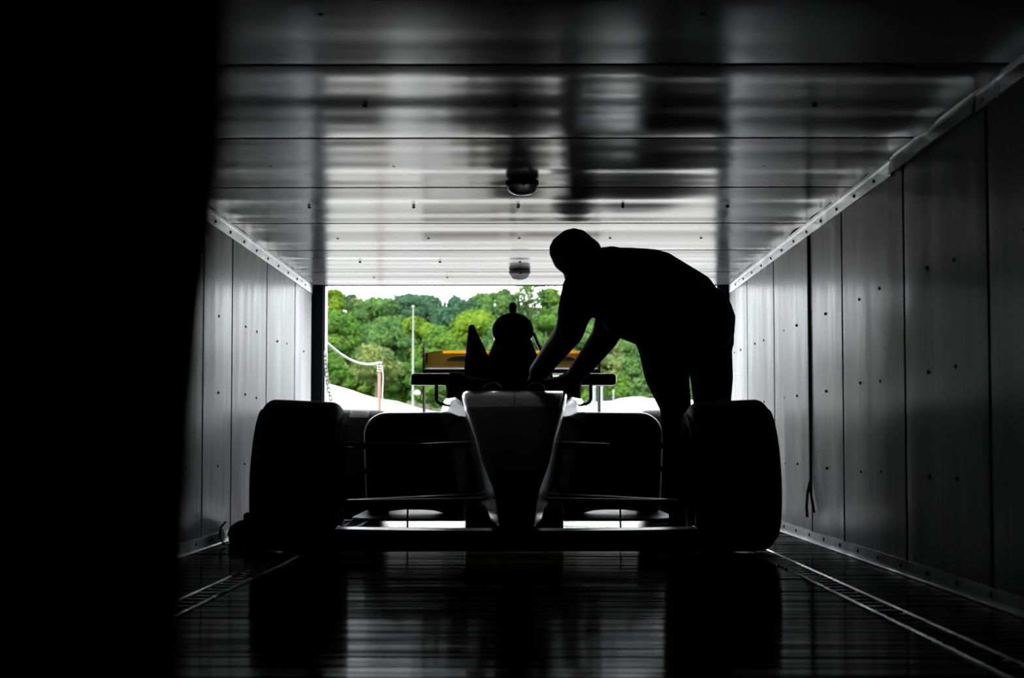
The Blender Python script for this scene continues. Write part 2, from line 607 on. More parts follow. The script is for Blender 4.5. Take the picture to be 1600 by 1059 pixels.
def rtrap(y, wt, wb, zb, zt, r=.03, k=5, cx=0.0):
    """rounded trapezoid ring in the xz plane at depth y"""
    pts = []
    cor = [(wt, zt, 0), (-wt, zt, 1), (-wb, zb, 2), (wb, zb, 3)]
    for (x, z, q) in cor:
        sx = -1 if x > 0 else 1
        sz = -1 if z == zt else 1
        c = (x + sx * r, z + sz * r)
        a0 = q * math.pi / 2
        for i in range(k + 1):
            t = a0 + math.pi / 2 * i / k
            pts.append((cx + c[0] + r * math.cos(t), y, c[1] + r * math.sin(t)))
    return pts


nose = MB().loft([rtrap(-.75, .055, .05, .15, .215, .025), rtrap(-.735, .065, .055, .13, .235, .022), rtrap(-.65, .080, .062, .115, .27, .020),
                  rtrap(-.40, .118, .090, .125, .345, .020), rtrap(-.10, .150, .106, .15, .44, .020),
                  rtrap(.28, .190, .132, .16, .545, .020)]).build('nose', 'nose', car, True)
cowl = MB().loft([rtrap(.284, .189, .124, .17, .544, .020), rtrap(.42, .203, .128, .17, .582, .021), rtrap(.51, .209, .13, .17, .602, .021),
                  rtrap(.60, .214, .132, .17, .614, .02), rtrap(.68, .216, .135, .17, .618, .022), rtrap(.70, .213, .135, .17, .613, .02)]).build('cowl', 'cowl', car, True)
MB().prism([(.29, .530), (.29, .5475), (.42, .583), (.51, .603), (.60, .615), (.68, .619), (.69, .60)], 'x', -.001, .001).build('seam', 'matte', cowl)
# two blisters on the cowl face, two wire loops behind the cowl edge
for s in (-1, 1):
    MB().ball((s * .103, .52, .583), (.026, .05, .018), 14, 8).build('blister', 'cowl', cowl, True)
    mb = MB()
    mb.tube([(s * .09 + .040 * math.cos(t), .74 + .02 * math.sin(t), .62 + .034 * math.sin(t)) for t in [math.pi * k / 12 for k in range(13)]], .0035, 6)
    mb.build('wire_loop', 'chrome', cowl, True)
# tub sides (white), widening towards the cockpit
for s in (-1, 1):
    rings = []
    for (y, xo, xi, zt, zb) in ((.66, .195, .05, .60, .22), (.85, .235, .10, .605, .22), (1.05, .275, .16, .63, .21), (1.25, .315, .2, .64, .20),
                                (1.5, .335, .22, .63, .08), (2.0, .33, .22, .62, .08), (2.35, .25, .1, .60, .08)):
        zm = zt - .10
        rings.append([(s * xi, y, zb), (s * (xo - .11), y, zb), (s * (xo - .075), y, zb + .15), (s * (xo - .02), y, zm - .06), (s * xo, y, zm), (s * (xo - .012), y, zt - .045),
                      (s * (xo - .045), y, zt - .01), (s * (xo - .075), y, zt), (s * xi, y, zt)])
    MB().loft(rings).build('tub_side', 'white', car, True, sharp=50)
MB().loft([rtrap(.66, .20, .20, .03, .14, .02), rtrap(1.2, .22, .22, .03, .14, .02), rtrap(1.9, .22, .21, .05, .2, .02)]).build('tub_floor', 'carbon', car, True)
# cockpit surround: black padded ring
ring = []
path = []
for k in range(33):
    t = math.pi * (k / 32)
    path.append((.265 * math.cos(t) if k not in (0, 32) else math.copysign(.265, math.cos(t)), 1.30 - .30 * math.sin(t)))
path = [(.265, 1.95), (.265, 1.7)] + path + [(-.265, 1.7), (-.265, 1.95)]
rings = []
for i, (x, y) in enumerate(path):
    a = Vector(path[max(0, i - 1)])
    b = Vector(path[min(len(path) - 1, i + 1)])
    d = (b - a).normalized()
    nrm = Vector((d.y, -d.x))
    zt = .716 - .05 * max(0, (1.2 - y) / .2)
    rings.append([(x + nrm.x * u, y + nrm.y * u, z) for u, z in ((-.035, .55), (.035, .55), (.037, zt - .02), (.02, zt), (-.02, zt), (-.037, zt - .02))])
MB().loft(rings).build('cockpit_surround', 'matte', car, True, sharp=35)
MB().loft([rtrap(1.72, .2, .18, .14, .30, .05), rtrap(1.95, .2, .18, .14, .70, .06), rtrap(2.06, .19, .18, .14, .76, .06)]).build('seat', 'matte', car, True)
sw = MB()
sw.tube([(.13 * math.cos(t), 1.22 + .03 * math.sin(t), .56 + .07 * math.sin(t)) for t in [2 * math.pi * k / 20 for k in range(21)]], .014, 8)
sw.tube([(-.13, 1.22, .56), (.13, 1.22, .56)], .016, 8)
sw.tube([(0, 1.22, .56), (0, .72, .45)], .014, 8)
sw.build('steering_wheel', 'carbon', car, True)
# upright triangular panel on the cockpit edge
tp = MB().prism([(-.228, .60), (-.222, .73), (-.203, .925), (-.194, .935), (-.180, .935), (-.10, .765), (-.02, .61)], 'y', 1.36, 1.372)
tp.prism([(-.229, .60), (-.2035, .925), (-.194, .938), (-.188, .925), (-.215, .60)], 'y', 1.372, 1.40)
tp.build('triangular_panel', 'carbon', car)


# roll hoop, headrest and engine cover
def bell(y, sc=1.0, zoff=0.0, low=.18):
    out = []
    zc = .940
    right = [(.205, .56), (.195, .66), (.150, .765), (.118, .835), (.098, .885), (.088, .912)]
    arc = []
    for k in range(0, 19):
        t = math.radians(-22 + (224) * k / 18)
        arc.append((.102 * math.cos(t), zc + .013 + .088 * math.sin(t)))
    prof = right + arc + [(-x, z) for x, z in reversed(right)]
    return [(x * sc, y, .56 + (z - .56) * (1 + zoff)) for x, z in prof]


cov = MB()
cov.loft([bell(2.07), bell(2.16, 1.01, .0), bell(2.5, .93, -.06), bell(2.9, .72, -.26), bell(3.25, .5, -.5), bell(3.4, .42, -.6)], True, True)
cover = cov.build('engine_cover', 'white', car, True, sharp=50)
MB().loft([bell(2.055, .945, -.012), bell(2.075, .945, -.012)]).build('headrest_panel', 'matte', car, True)
inl = MB()
inl.lathe([(.078, 0), (.085, -.012), (.080, -.016), (.066, .0), (.060, .08)], 28, axis='x',
          m=Matrix.Translation((0, 2.06, .952)) @ Matrix.Rotation(math.radians(90), 4, 'Z'))
inl.build('air_inlet', 'matte', cover, True)
camp = MB()
camp.tube([(0, 2.12, 1.025), (0, 2.12, 1.05)], .009, 10)
camp.lathe([(.010, 1.043), (.0175, 1.047), (.0185, 1.052), (.0185, 1.078), (.016, 1.088), (.009, 1.094), (.002, 1.096)], 16, m=Matrix.Translation((0, 2.12, 0)))
camp.build('antenna_knob', 'matte', car, True)
MB().tube([(.104, 2.12, .94), (.125, 2.05, .88), (.158, 1.9, .795), (.19, 1.85, .70)], .008, 8).build('hoop_brace', 'carbon', car, True)
MB().tube([(-.07, 2.12, .93), (-.10, 2.3, .82), (-.16, 2.5, .62)], .008, 8).build('hoop_brace', 'carbon', car, True)

# mirrors on curved stalks
for s in (-1, 1):
    mb = MB()
    x0, x1 = s * .265, s * .455
    ring = lambda y, g: [(x, y, z) for (x, _, z) in rtrap(y, .098 - g, .098 - g, .659 + g, .714 - g, .016, cx=s * .362)]
    mb.loft([ring(1.285, .010), ring(1.29, .003), ring(1.305, 0), ring(1.335, 0), ring(1.345, .003)])
    mir = mb.build('mirror', 'carbon', car, True)
    MB().prism([(s * .362 + u, .6865 + v) for u, v in ((-.088, -.02), (.088, -.02), (.088, .02), (-.088, .02))], 'y', 1.345, 1.348).build('mirror_glass', 'glass', mir)
    st = MB()
    st.tube([(s * .345, 1.31, .664), (s * .345, 1.31, .60), (s * .340, 1.31, .586), (s * .325, 1.31, .577), (s * .29, 1.31, .575), (s * .22, 1.31, .576)], .0075, 10)
    st.ball((s * .285, 1.31, .575), (.022, .016, .017), 10, 6)
    st.build('mirror_stalk', 'matte', mir, True)

# sidepods: rounded shell with recessed dark inlet face, radiator behind
PODX0, PODX1, PODZ0, PODZ1 = .20, .690, .084, .543
PY = 1.52


def pod_ring(y, x1=PODX1, zt=PODZ1, r=.105, zb=PODZ0, xi=PODX0, ar=.014):
    pts = []
    pts.append((xi, zb))
    for q, u in ((.25, 0), (.34, .75), (.45, 1), (.62, 1), (.74, .6), (.84, 0)):
        pts.append((xi + (x1 - xi) * q, zb + ar * u))
    pts.append((x1 - .035, zb))
    pts.append((x1 - .018, zb + .012))
    pts.append((x1 - .012, zb + .06))
    pts.append((x1 - .005, (zb + zt) / 2))
    for k in range(0, 9):
        t = math.pi / 2 * k / 8
        pts.append((x1 - r + r * math.cos(t), zt - r + r * math.sin(t)))
    pts.append((xi + .2, zt + .002))
    pts.append((xi, zt + .004))
    return [(x, y, z) for x, z in pts]


for s in (-1, 1):
    mir = (lambda R: R) if s > 0 else (lambda R: [(-x, y, z) for x, y, z in R])
    pod = MB()
    pod.loft([mir(pod_ring(PY, PODX1 - .010, PODZ1 - .009, .098, PODZ0 + .008)), mir(pod_ring(PY + .012, PODX1 - .003, PODZ1 - .002)), mir(pod_ring(PY + .05, ar=.018)), mir(pod_ring(PY + .5, PODX1 - .01, PODZ1 - .005, ar=.05)),
              mir(pod_ring(PY + .9, .58, .47, .09, .16, ar=.02)), mir(pod_ring(PY + 1.2, .42, .38, .07, .2, ar=.02))], False, True)
    po = pod.build('sidepod', 'white', car, True, sharp=60)
    inner = MB()
    inner.loft([mir(pod_ring(PY, PODX1 - .010, PODZ1 - .009, .098, PODZ0 + .008)), mir(pod_ring(PY + .005, PODX1 - .022, PODZ1 - .022, .09, PODZ0 + .02)), mir(pod_ring(PY + .10, PODX1 - .04, PODZ1 - .04, .085, PODZ0 + .035))], False, True)
    inner.build('inlet_duct', 'matte', po, True, sharp=60)
    # flat floor plate with upturned front lip
    ut = MB()
    prof = [(.95, .072), (1.02, .072), (1.12, .072), (1.4, .072), (2.0, .072), (2.4, .10), (3.25, .20)]
    rg = []
    for y, z in prof:
        x1 = .70 if y < 2.6 else .62
        if y < 1.1:
            x1 = .60 if y < 1.0 else .66
        rg.append(mir([(.20, y, z), (x1, y, z + .0), (x1 + .004, y, z + .006), (x1, y, z + .011), (.20, y, z + .011)]))
    ut.loft(rg)
    ut.build('undertray', 'carbon', car, True, sharp=40)
    MB().tube([(s * .455, 1.0, .145), (s * .455, .985, .02)], .004, 6).build('undertray_stay', 'matte', car)
    # turning vane between nose and sidepod
    tv = MB()
    tv.loft([[(s * .205, 1.02, .36), (s * .200, 1.02, .36), (s * .195, 1.02, .22), (s * .200, 1.02, .22)],
             [(s * .232, 1.30, .37), (s * .226, 1.30, .37), (s * .250, 1.30, .17), (s * .256, 1.30, .17)]])
    tv.build('turning_vane', 'white', car)


# wheels
def tyre_profile(wd, r, sh, rim_r):
    h = wd / 2
    prof = []
    prof += [(rim_r, -h + .035), (rim_r + .01, -h + .018), (rim_r + .04, -h + .004), ((rim_r + r) / 2 + .02, -h)]
    for k in range(0, 8):
        t = math.pi / 2 * k / 7
        prof.append((r - sh + sh * math.sin(t), -h + .003 + sh * .78 * (1 - math.cos(t))))
    prof = prof + [(a, -b) for a, b in reversed(prof)]
    return prof


def wheel(x, y, wd, r, sh, camber, side):
    root = empty('wheel', (x, y, r))
    root.parent = car
    root.rotation_euler = (0, camber, 0)
    rim_r = .165
    MB().lathe(tyre_profile(wd, r, sh, rim_r), 64, axis='x', close=True).build('tyre', 'rubber', root, True, sharp=60)
    h = wd / 2
    mb = MB()
    mb.lathe([(rim_r + .004, -h + .03), (rim_r + .004, h - .03), (rim_r - .012, h - .03), (rim_r - .02, 0.02), (rim_r - .012, -h + .03)], 40, axis='x', close=True)
    for k in range(6):
        a = Matrix.Rotation(math.radians(60 * k), 4, 'X')
        mb.box(side * (h - .07) - .008, side * (h - .07) + .008, -.014, .014, .02, rim_r - .012, a)
    mb.lathe([(.03, side * (h - .05)), (.045, side * (h - .06)), (.045, side * (h - .09)), (.03, side * (h - .10))], 16, axis='x')
    mb.build('rim', 'rim', root, True)
    mb = MB()
    mb.lathe([(.115, -side * (h - .10)), (.115, -side * (h - .115)), (.02, -side * (h - .115))], 28, axis='x')
    mb.box(-side * (h - .06) - .03, -side * (h - .06) + .03, -.03, .03, -.11, .11)
    mb.build('hub', 'matte', root, True)
    return root


TW = .80
wheel(-TW, 0, .312, .281, .062, math.radians(2.6), -1)
wheel(TW, 0, .312, .281, .062, math.radians(-2.6), 1)
rw = wheel(-.805, 2.72, .30, .288, .05, math.radians(1.0), -1)
wheel(.815, 2.72, .30, .288, .05, math.radians(-1.0), 1)

# paper sticker on the left rear tyre, with a line of worn red print
stk = MB()
rows = []
for k in range(7):
    a = math.radians(58 + 32 * k / 6)
    # front-top of the tread: y negative is towards the camera
    rows.append([(-.042, -.2895 * math.cos(a), .2895 * math.sin(a)), (.058, -.2895 * math.cos(a), .2895 * math.sin(a))])
stk.loft(rows, False, False, closed=False)
so = stk.build('sticker', 'sticker', rw)
ink = MB()
rnd = random.Random(5)
x = -.030
a0 = math.radians(70)
while x < .040:
    wch = rnd.uniform(.004, .007)
    a1 = a0 + math.radians(rnd.uniform(2.5, 4))
    rr = .2902
    ink.add([(x, -rr * math.cos(a0), rr * math.sin(a0)), (x + wch, -rr * math.cos(a0), rr * math.sin(a0)),
             (x + wch, -rr * math.cos(a1), rr * math.sin(a1)), (x, -rr * math.cos(a1), rr * math.sin(a1))], [(0, 1, 2, 3)])
    x += wch + .0025
ink.build('sticker_print', 'ink', rw)

# low front wing under the nose, between the wheels
rg = []
for k in range(13):
    x = -.62 + 1.24 * k / 12
    t = (x / .62) ** 2
    pts = []
    for j in range(9):
        u = j / 8
        pts.append((x, -.52 + .10 * u, .104 + .004 * u * u + .003 * math.sin(math.pi * u) + .006 * t))
    for j in range(8, -1, -1):
        u = j / 8
        pts.append((x, -.52 + .10 * u, .098 + .004 * u * u - .004 * math.sin(math.pi * u) + .006 * t))
    rg.append(pts)
fw = MB().loft(rg).build('front_wing', 'carbon', car, True)
MB().prism([(-.54, .035), (-.44, .030), (-.40, .040), (-.405, .099), (-.412, .099), (-.43, .055), (-.54, .043)], 'x', -.62, .62).build('wing_flap', 'matte', fw)
for s in (-1, 1):
    MB().prism([(-.56, .03), (-.39, .05), (-.39, .115), (-.43, .118), (-.54, .112)], 'x', s * .622 - .003, s * .622 + .003).build('endplate', 'carbon', fw)
    MB().prism([(-.52, .10), (-.42, .10), (-.43, .16), (-.51, .15)], 'x', s * .055 - .004, s * .055 + .004).build('wing_strut', 'carbon', fw)

# front suspension, left and right
for s in (-1, 1):
    xo = s * .655
    for yi, nm in ((-.16, 'upper_wishbone'), (.36, 'upper_wishbone')):
        MB().tube([(xo, 0, .383), (s * (.165 if yi < 0 else .195), yi, .405)], .013, 10, .45).build(nm, 'steel', car, True)
    for yi in (-.16, .40):
        MB().tube([(xo, .01, .186), (s * (.115 if yi < 0 else .128), yi, .200)], .015, 10, .45).build('lower_wishbone', 'steel', car, True)
    MB().tube([(s * .63, .02, .262), (s * .205, .26, .50)], .0095, 8).build('pushrod', 'steel', car, True)
    MB().tube([(xo, -.10, .40), (s * .17, -.14, .392)], .008, 8).build('track_rod', 'steel', car, True)
    # rear: short arms to the gearbox
    for z, zi in ((.40, .36), (.20, .17)):
        for yi in (2.45, 2.95):
            MB().tube([(s * .68, 2.72, z), (s * .12, yi, zi)], .013, 8, .5).build('rear_wishbone', 'steel', car, True)
MB().loft([rtrap(2.3, .2, .18, .14, .45, .05), rtrap(2.7, .15, .13, .14, .38, .05), rtrap(3.15, .10, .09, .13, .33, .03)]).build('gearbox', 'carbon', car, True)

# rear wing
WY = 3.26
wing = empty('rear_wing', (-.002, WY, 0))
wing.parent = car


def foil(y0, z0, ch, ang, th, bow, x):
    pts = []
    for k in range(9):
        t = k / 8
        pts.append((t * ch, bow * 4 * t * (1 - t) + th * math.sin(math.pi * min(1, t * 1.15 + .05)) * .5))
    for k in range(8, -1, -1):
        t = k / 8
        pts.append((t * ch, bow * 4 * t * (1 - t) - th * math.sin(math.pi * min(1, t * 1.15 + .05)) * .5))
    c, s_ = math.cos(ang), math.sin(ang)
    return [(x, y0 + u * c - v * s_, z0 + u * s_ + v * c) for u, v in pts]


# upper flap: yellow, its top edge curving down towards the endplates
rg = []
for k in range(21):
    x = -.482 + .964 * k / 20
    e = max(0, (abs(x) - .40) / .082)
    rg.append(foil(0.0, .822, .125 * (1 - .16 * e * e), math.radians(50), .010, -.010, x))
flap = MB().loft(rg).build('flap', 'yellow', wing, True)
for s in (-1, 1):
    xs = [(.22, .0), (.22, .036), (.30, .036), (.335, .028), (.36, .012), (.36, 0)]
    # black print laid on the flap's front face, following its tilt
    mb = MB()
    ang = math.radians(50)
    mb.add([(s * x, -.0135 + (u + .035) * math.cos(ang) + .0085 * 0 - .010 * math.sin(ang) * 0 + .012 * math.sin(ang) * 0 - .001, .822 + (u + .035) * math.sin(ang) + .008) for x, u in xs], [tuple(range(6))])
    mb.build('flap_print', 'wing_dark', flap)
rg = [foil(-.15, .803, .17, math.radians(8), .030, -.018, -.482 + .964 * k / 8) for k in range(9)]
MB().loft(rg).build('main_plane', 'carbon', wing, True)
rg = [foil(-.14, .765, .17, math.radians(4), .022, -.010, -.482 + .964 * k / 8) for k in range(9)]
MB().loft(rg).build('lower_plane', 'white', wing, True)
for s in (-1, 1):
    MB().prism([(-.13, .56), (.06, .56), (.09, .62), (.09, .955), (-.05, .955), (-.14, .93), (-.15, .86)], 'x', s * .484 - .003, s * .484 + .003).build('endplate', 'matte', wing)
    MB().prism([(-.16, .40), (.02, .40), (.06, .78), (-.14, .78)], 'x', s * .10 - .005, s * .10 + .005).build('pylon', 'carbon', wing)
    mb = MB()
    mb.tube([(s * .20, -.16, .795), (s * .20, -.17, .83), (s * .20, -.05, .86)], .005, 6)
    mb.tube([(s * .13, -.165, .832), (s * .21, -.165, .832)], .004, 6)
    mb.tube([(s * .13, -.165, .785), (s * .225, -.165, .785)], .006, 6)
    mb.build('bracket', 'matte', wing, True)
    mb = MB()
    mb.tube([(s * .470, -.02, .84), (s * .470, -.03, .90)], .003, 6)
    mb.build('flap_bolt', 'matte', wing, True)

# ------------------------------------------------------------------ mechanic
K = 2800.0


def capsule(p0, r0, p1, r1, n=14, cap=4, flat=(1, 1, 1)):
    p0, p1 = Vector(p0), Vector(p1)
    d = p1 - p0
    L = d.length
    d = d.normalized() if L > 1e-6 else Vector((0, 0, 1))
    up = Vector((0, 1, 0)) if abs(d.y) < .8 else Vector((1, 0, 0))
    s = d.cross(up).normalized()
    u = s.cross(d).normalized()
    rings = []
    for i in range(cap + 1):
        t = -math.pi / 2 + (math.pi / 2) * (i + .02) / (cap + .02)
        rings.append((p0 + d * r0 * math.sin(t), r0 * math.cos(t)))
    for i in range(cap + 1):
        t = (math.pi / 2) * i / (cap + .02)
        rings.append((p1 + d * r1 * math.sin(t), r1 * math.cos(t)))
    mb = []
    for c, r in rings:
        mb.append([c + (s * math.cos(a) + u * math.sin(a)) * r for a in [2 * math.pi * k / n for k in range(n)]])
    return mb


def blob(name, caps, voxel, material, parent, smooth_it=6, origin=(0, 0, 0)):
    """one continuous surface grown around overlapping tapered limbs"""
    mb = MB()
    for c in caps:
        mb.loft(capsule(*c))
    me = mb.mesh(name)
    o = bpy.data.objects.new(name, me)
    C.objects.link(o)
    md = o.modifiers.new('r', 'REMESH')
    md.mode = 'VOXEL'
    md.voxel_size = voxel
    sm = o.modifiers.new('s', 'SMOOTH')
    sm.factor = .5
    sm.iterations = smooth_it
    bpy.context.view_layer.update()
    dg = bpy.context.evaluated_depsgraph_get()
    nm = bpy.data.meshes.new_from_object(o.evaluated_get(dg))
    bpy.data.objects.remove(o)
    bpy.data.meshes.remove(me)
    nm.name = name
    nm.transform(Matrix.Translation(-Vector(origin)))
    nm.materials.clear()
    nm.materials.append(M[material])
    return link(name, nm, parent, True, None, sharp=None)


def px(r, Y):
    return r * Y / K


def S(x, y, r, Y):
    return (P(x, y, Y), px(r, Y))


def chain(*js):
    return [(js[i][0], js[i][1], js[i + 1][0], js[i + 1][1]) for i in range(len(js) - 1)]


org = Vector((.72, 7.47, 0))
person = empty('person', org)
tag(person, 'person in dark clothes bending over cockpit with both arms reaching in', 'person')

YA, YB = 7.29, 7.66                     # near (left) and far (right) side of the body
# torso seen from its left side, hips at right, shoulders at left
tor = []
for Y, dx in ((7.36, -8), (7.48, 0), (7.60, 8)):
    tor += chain(S(1096 + dx, 500, 46, Y), S(1062 + dx, 474, 56, Y), S(1010 + dx, 452, 64, Y), S(968 + dx, 446, 61, Y), S(942 + dx, 437, 46, Y))
tor += chain(S(978, 488, 42, 7.48), S(1004, 494, 46, 7.48), S(1040, 500, 44, 7.48))     # shirt hanging at the belly
# shoulders
shA, elA, wrA = S(908, 452, 29, YA), S(890, 518, 23, YA + .06), S(842, 580, 15.5, 7.70)
shB, elB, wrB = S(968, 470, 34, YB), S(945, 527, 22, YB + .04), S(897, 590, 14.5, 7.86)
tor += chain(shA, S(950, 432, 40, YA + .06))
tor += chain(shB, S(990, 440, 46, YB - .03))
neck0 = S(945, 415, 30, 7.47)
hc = P(902, 402, 7.43)
Fd = Vector((-.62, .28, -.73)).normalized()
Ud = Vector((-.70, .16, .66))
Ud = (Ud - Fd * Ud.dot(Fd)).normalized()
Sd = Fd.cross(Ud).normalized()


def H(f, u, s_):
    return hc + (Fd * f + Ud * u + Sd * s_) * .94


head = []
head += [(H(-.012, .030, .012), .082, H(-.012, .030, -.012), .082)]
head += [(H(.015, .028, .012), .078, H(.015, .028, -.012), .078)]
head += [(H(.030, -.02, .018), .060, H(.030, -.02, -.018), .060)]
head += [(H(.050, -.075, .012), .034, H(.050, -.075, -.012), .034)]       # jaw and chin
head += [(H(.02, -.055, .03), .040, H(.02, -.055, -.03), .040)]
head += [(H(.086, -.002, 0), .011, H(.103, -.030, 0), .013)]               # nose
head += [(H(.082, .018, .03), .010, H(.082, .018, -.03), .010)]            # brow
head += [(H(.079, -.054, .016), .0075, H(.079, -.054, -.016), .0075)]      # upper lip
head += [(H(.075, -.066, .013), .0075, H(.075, -.066, -.013), .0075)]      # lower lip
for s in (-1, 1):
    head += [(H(-.008, .012, s * .086), .011, H(-.004, -.030, s * .082), .008)]   # ears
neck = [(H(-.03, -.05, 0), .055, neck0[0], neck0[1])] + [(neck0[0], neck0[1], P(965, 425, 7.47), .094)]


def hand(wrist, wr_r, direction, palm_n, side):
    """palm, four unequal bent fingers and a thumb leaving the side of the palm"""
    d = Vector(direction).normalized()
    n = Vector(palm_n)
    n = (n - d * n.dot(d)).normalized()        # points out of the palm
    t = d.cross(n).normalized() * side         # towards the thumb
    w = Vector(wrist)
    out = [(w, wr_r * .85, w + d * .03, .024)]
    for k in (-1.5, -.5, .5, 1.5):
        out.append((w + d * .03 + t * k * .012, .015, w + d * .088 + t * k * .020, .0125))
    for k, L in ((1.5, .070), (.5, .080), (-.5, .074), (-1.5, .058)):
        a = w + d * .088 + t * k * .020
        b = a + (d * .85 + n * .5).normalized() * L * .45
        c = b + (d * .25 + n * .95).normalized() * L * .32
        e = c + (n * .9 - d * .3).normalized() * L * .23
        out += [(a, .0098, b, .0090), (b, .0090, c, .0084), (c, .0084, e, .0076)]
    a = w + d * .030 + t * .026
    b = a + (d * .55 + t * .7 + n * .25).normalized() * .036
    c = b + (d * .85 + t * .1 + n * .45).normalized() * .030
    out += [(a, .0145, b, .0115), (b, .0115, c, .0095)]
    return out


arms = chain(shA, elA, wrA) + chain(shB, elB, wrB)
hA = hand(wrA[0], wrA[1], (-.62, .35, -.70), (.55, .1, -.75), -1)
hB = hand(wrB[0], wrB[1], (-.70, .30, -.62), (-.4, .1, -.8), 1)
# legs: near left leg, far right leg, down to the floor
hipL, knL, anL = S(1036, 526, 43, 7.37), S(1056, 636, 25, 7.35), (Vector((.630, 7.42, .085)), .042)
hipR, knR, anR = S(1104, 530, 40, 7.60), S(1113, 648, 28, 7.58), (Vector((.83, 7.66, .085)), .042)
legs = chain(hipL, S(1042, 584, 36, 7.36), knL, (P(1056, 700, 7.38), .055), anL) + chain(hipR, S(1112, 590, 34, 7.59), knR, (P(1120, 710, 7.62), .057), anR)
legs += [(hipL[0], .12, hipR[0], .12)]
feet = []
for an in (anL, anR):
    a = an[0]
    feet.append([(a + Vector((.03, -.015, -.04)), .036, a + Vector((-.06, .02, -.047)), .036),
                 (a + Vector((-.06, .02, -.047)), .036, a + Vector((-.145, .055, -.056)), .028),
                 (a, .04, a + Vector((.0, 0, -.04)), .036)])


def shrink(caps, k):
    return [(a, max(.004, r - k), b, max(.004, q - k)) for a, r, b, q in caps]


body_caps = shrink(tor, .012) + head + neck + arms + hA + hB + shrink(legs, .010) + shrink(feet[0] + feet[1], .012)
body = blob('body', body_caps, .0065, 'skin', person, 5, org)
blob('shirt', tor + [(shA[0], shA[1] + .004, (shA[0] + (elA[0] - shA[0]) * .55), elA[1] + .012), (shB[0], shB[1] + .002, (shB[0] + (elB[0] - shB[0]) * .62), elB[1] + .012),
                     (neck0[0] + Vector((.03, 0, 0)), neck0[1] + .004, P(965, 425, 7.47), .094)] + [(P(1100, 490, 7.38), .121, P(1100, 490, 7.58), .121)], .010, 'shirt', person, 5, org)
blob('trousers', legs + [(P(1096, 512, 7.37), .128, P(1102, 508, 7.59), .128)], .010, 'trousers', person, 5, org)
for fc in feet:
    blob('shoe', fc, .008, 'shoe', person, 4, org)
blob('hair', [(H(-.018, .036, .012), .087, H(-.018, .036, -.012), .087), (H(.005, .050, .012), .078, H(.005, .050, -.012), .078),
              (H(-.045, -.015, .02), .062, H(-.045, -.015, -.02), .062)], .007, 'hair', person, 4, org)
for s in (-1, 1):
    mb = MB()
    c = H(.074, .004, s * .031) - org
    mb.ball(c, .0125, 12, 8)
    mb.build('eye', 'eye', person, True)

# ------------------------------------------------------------------ loose things inside the trailer
bag = empty('equipment_bundle', (-1.115, 7.32, 0))
tag(bag, 'low dark lumpy bundle on floor between left wall and front wheel', 'bundle')
rg = []
rnd = random.Random(11)
for k in range(9):
    t = k / 8
    y = -.16 + .36 * t
    hgt = .098 * (math.sin(math.pi * (t * .86 + .1)) ** .4) * rnd.uniform(.92, 1.06)
    wd = .098 * (math.sin(math.pi * (t * .9 + .06)) ** .5)
    rg.append([(wd * math.cos(a) * (1 if math.sin(a) > 0 else 1.05), y, max(.002, hgt * (.45 + .55 * math.sin(a)) if math.sin(a) > -.3 else .002)) for a in [2 * math.pi * q / 14 for q in range(14)]])
MB().loft(rg).build('cover', 'bundle', bag, True)
MB().cbox(-.028, .030, -.06, .0, .08, .122, .008).build('lid_knob', 'bundle', bag, True)
mb = MB()
mb.tube([(-.085, -.14, .09), (-.095, -.2, .07), (-.09, -.25, .03), (-.06, -.30, .006), (.02, -.33, .005)], .005, 8, .4)
mb.build('strap', 'bundle', bag, True)
for c in ((-.088, -.21, .062), (-.07, -.285, .012), (.02, -.335, .010)):
    mb = MB()
    mb.cbox(c[0] - .006, c[0] + .006, c[1] - .004, c[1] + .004, c[2] - .005, c[2] + .005, .0015)
    mb.build('buckle', 'chrome', bag)

# cable cover strip on the right wall joint with two split tails
ls = empty('wall_strip', (XR - .004, 7.37, .0))
tag(ls, 'narrow dark sealing strip peeling loose at bottom of right wall joint', 'strip')
MB().box(-.006, .002, -.012, .012, .245, ZC - .055).build('strip', 'jamb', ls)
mb = MB()
mb.tube([(-.004, .0, .245), (-.012, .008, .20), (-.016, .016, .14), (-.012, .022, .10)], .006, 6, .35)
mb.build('tail', 'strap', ls, True)
mb = MB()
mb.tube([(-.004, .0, .245), (-.010, -.07, .19), (-.010, -.14, .125)], .0055, 6, .35)
mb.build('tail', 'jamb', ls, True)

# chain hanging inside the left jamb, ending in a thin strap
ch = empty('hanging_chain', P(508, 553, 10.22))
tag(ch, 'small-link metal chain hanging beside left jamb of open end', 'chain')
pts = [P(508, 553, 10.22), P(509, 575, 10.20), P(512, 600, 10.17), P(517, 625, 10.14), P(521, 640, 10.12), P(525, 652, 10.11)]


def curve(pts, n):
    out = []
    segs = [(b - a).length for a, b in zip(pts[:-1], pts[1:])]
    tot = sum(segs)
    for k in range(n):
        d = tot * k / (n - 1)
        i = 0
        while i < len(segs) - 1 and d > segs[i]:
            d -= segs[i]
            i += 1
        out.append((pts[i] + (pts[i + 1] - pts[i]) * (d / segs[i]), (pts[i + 1] - pts[i]).normalized()))
    return out


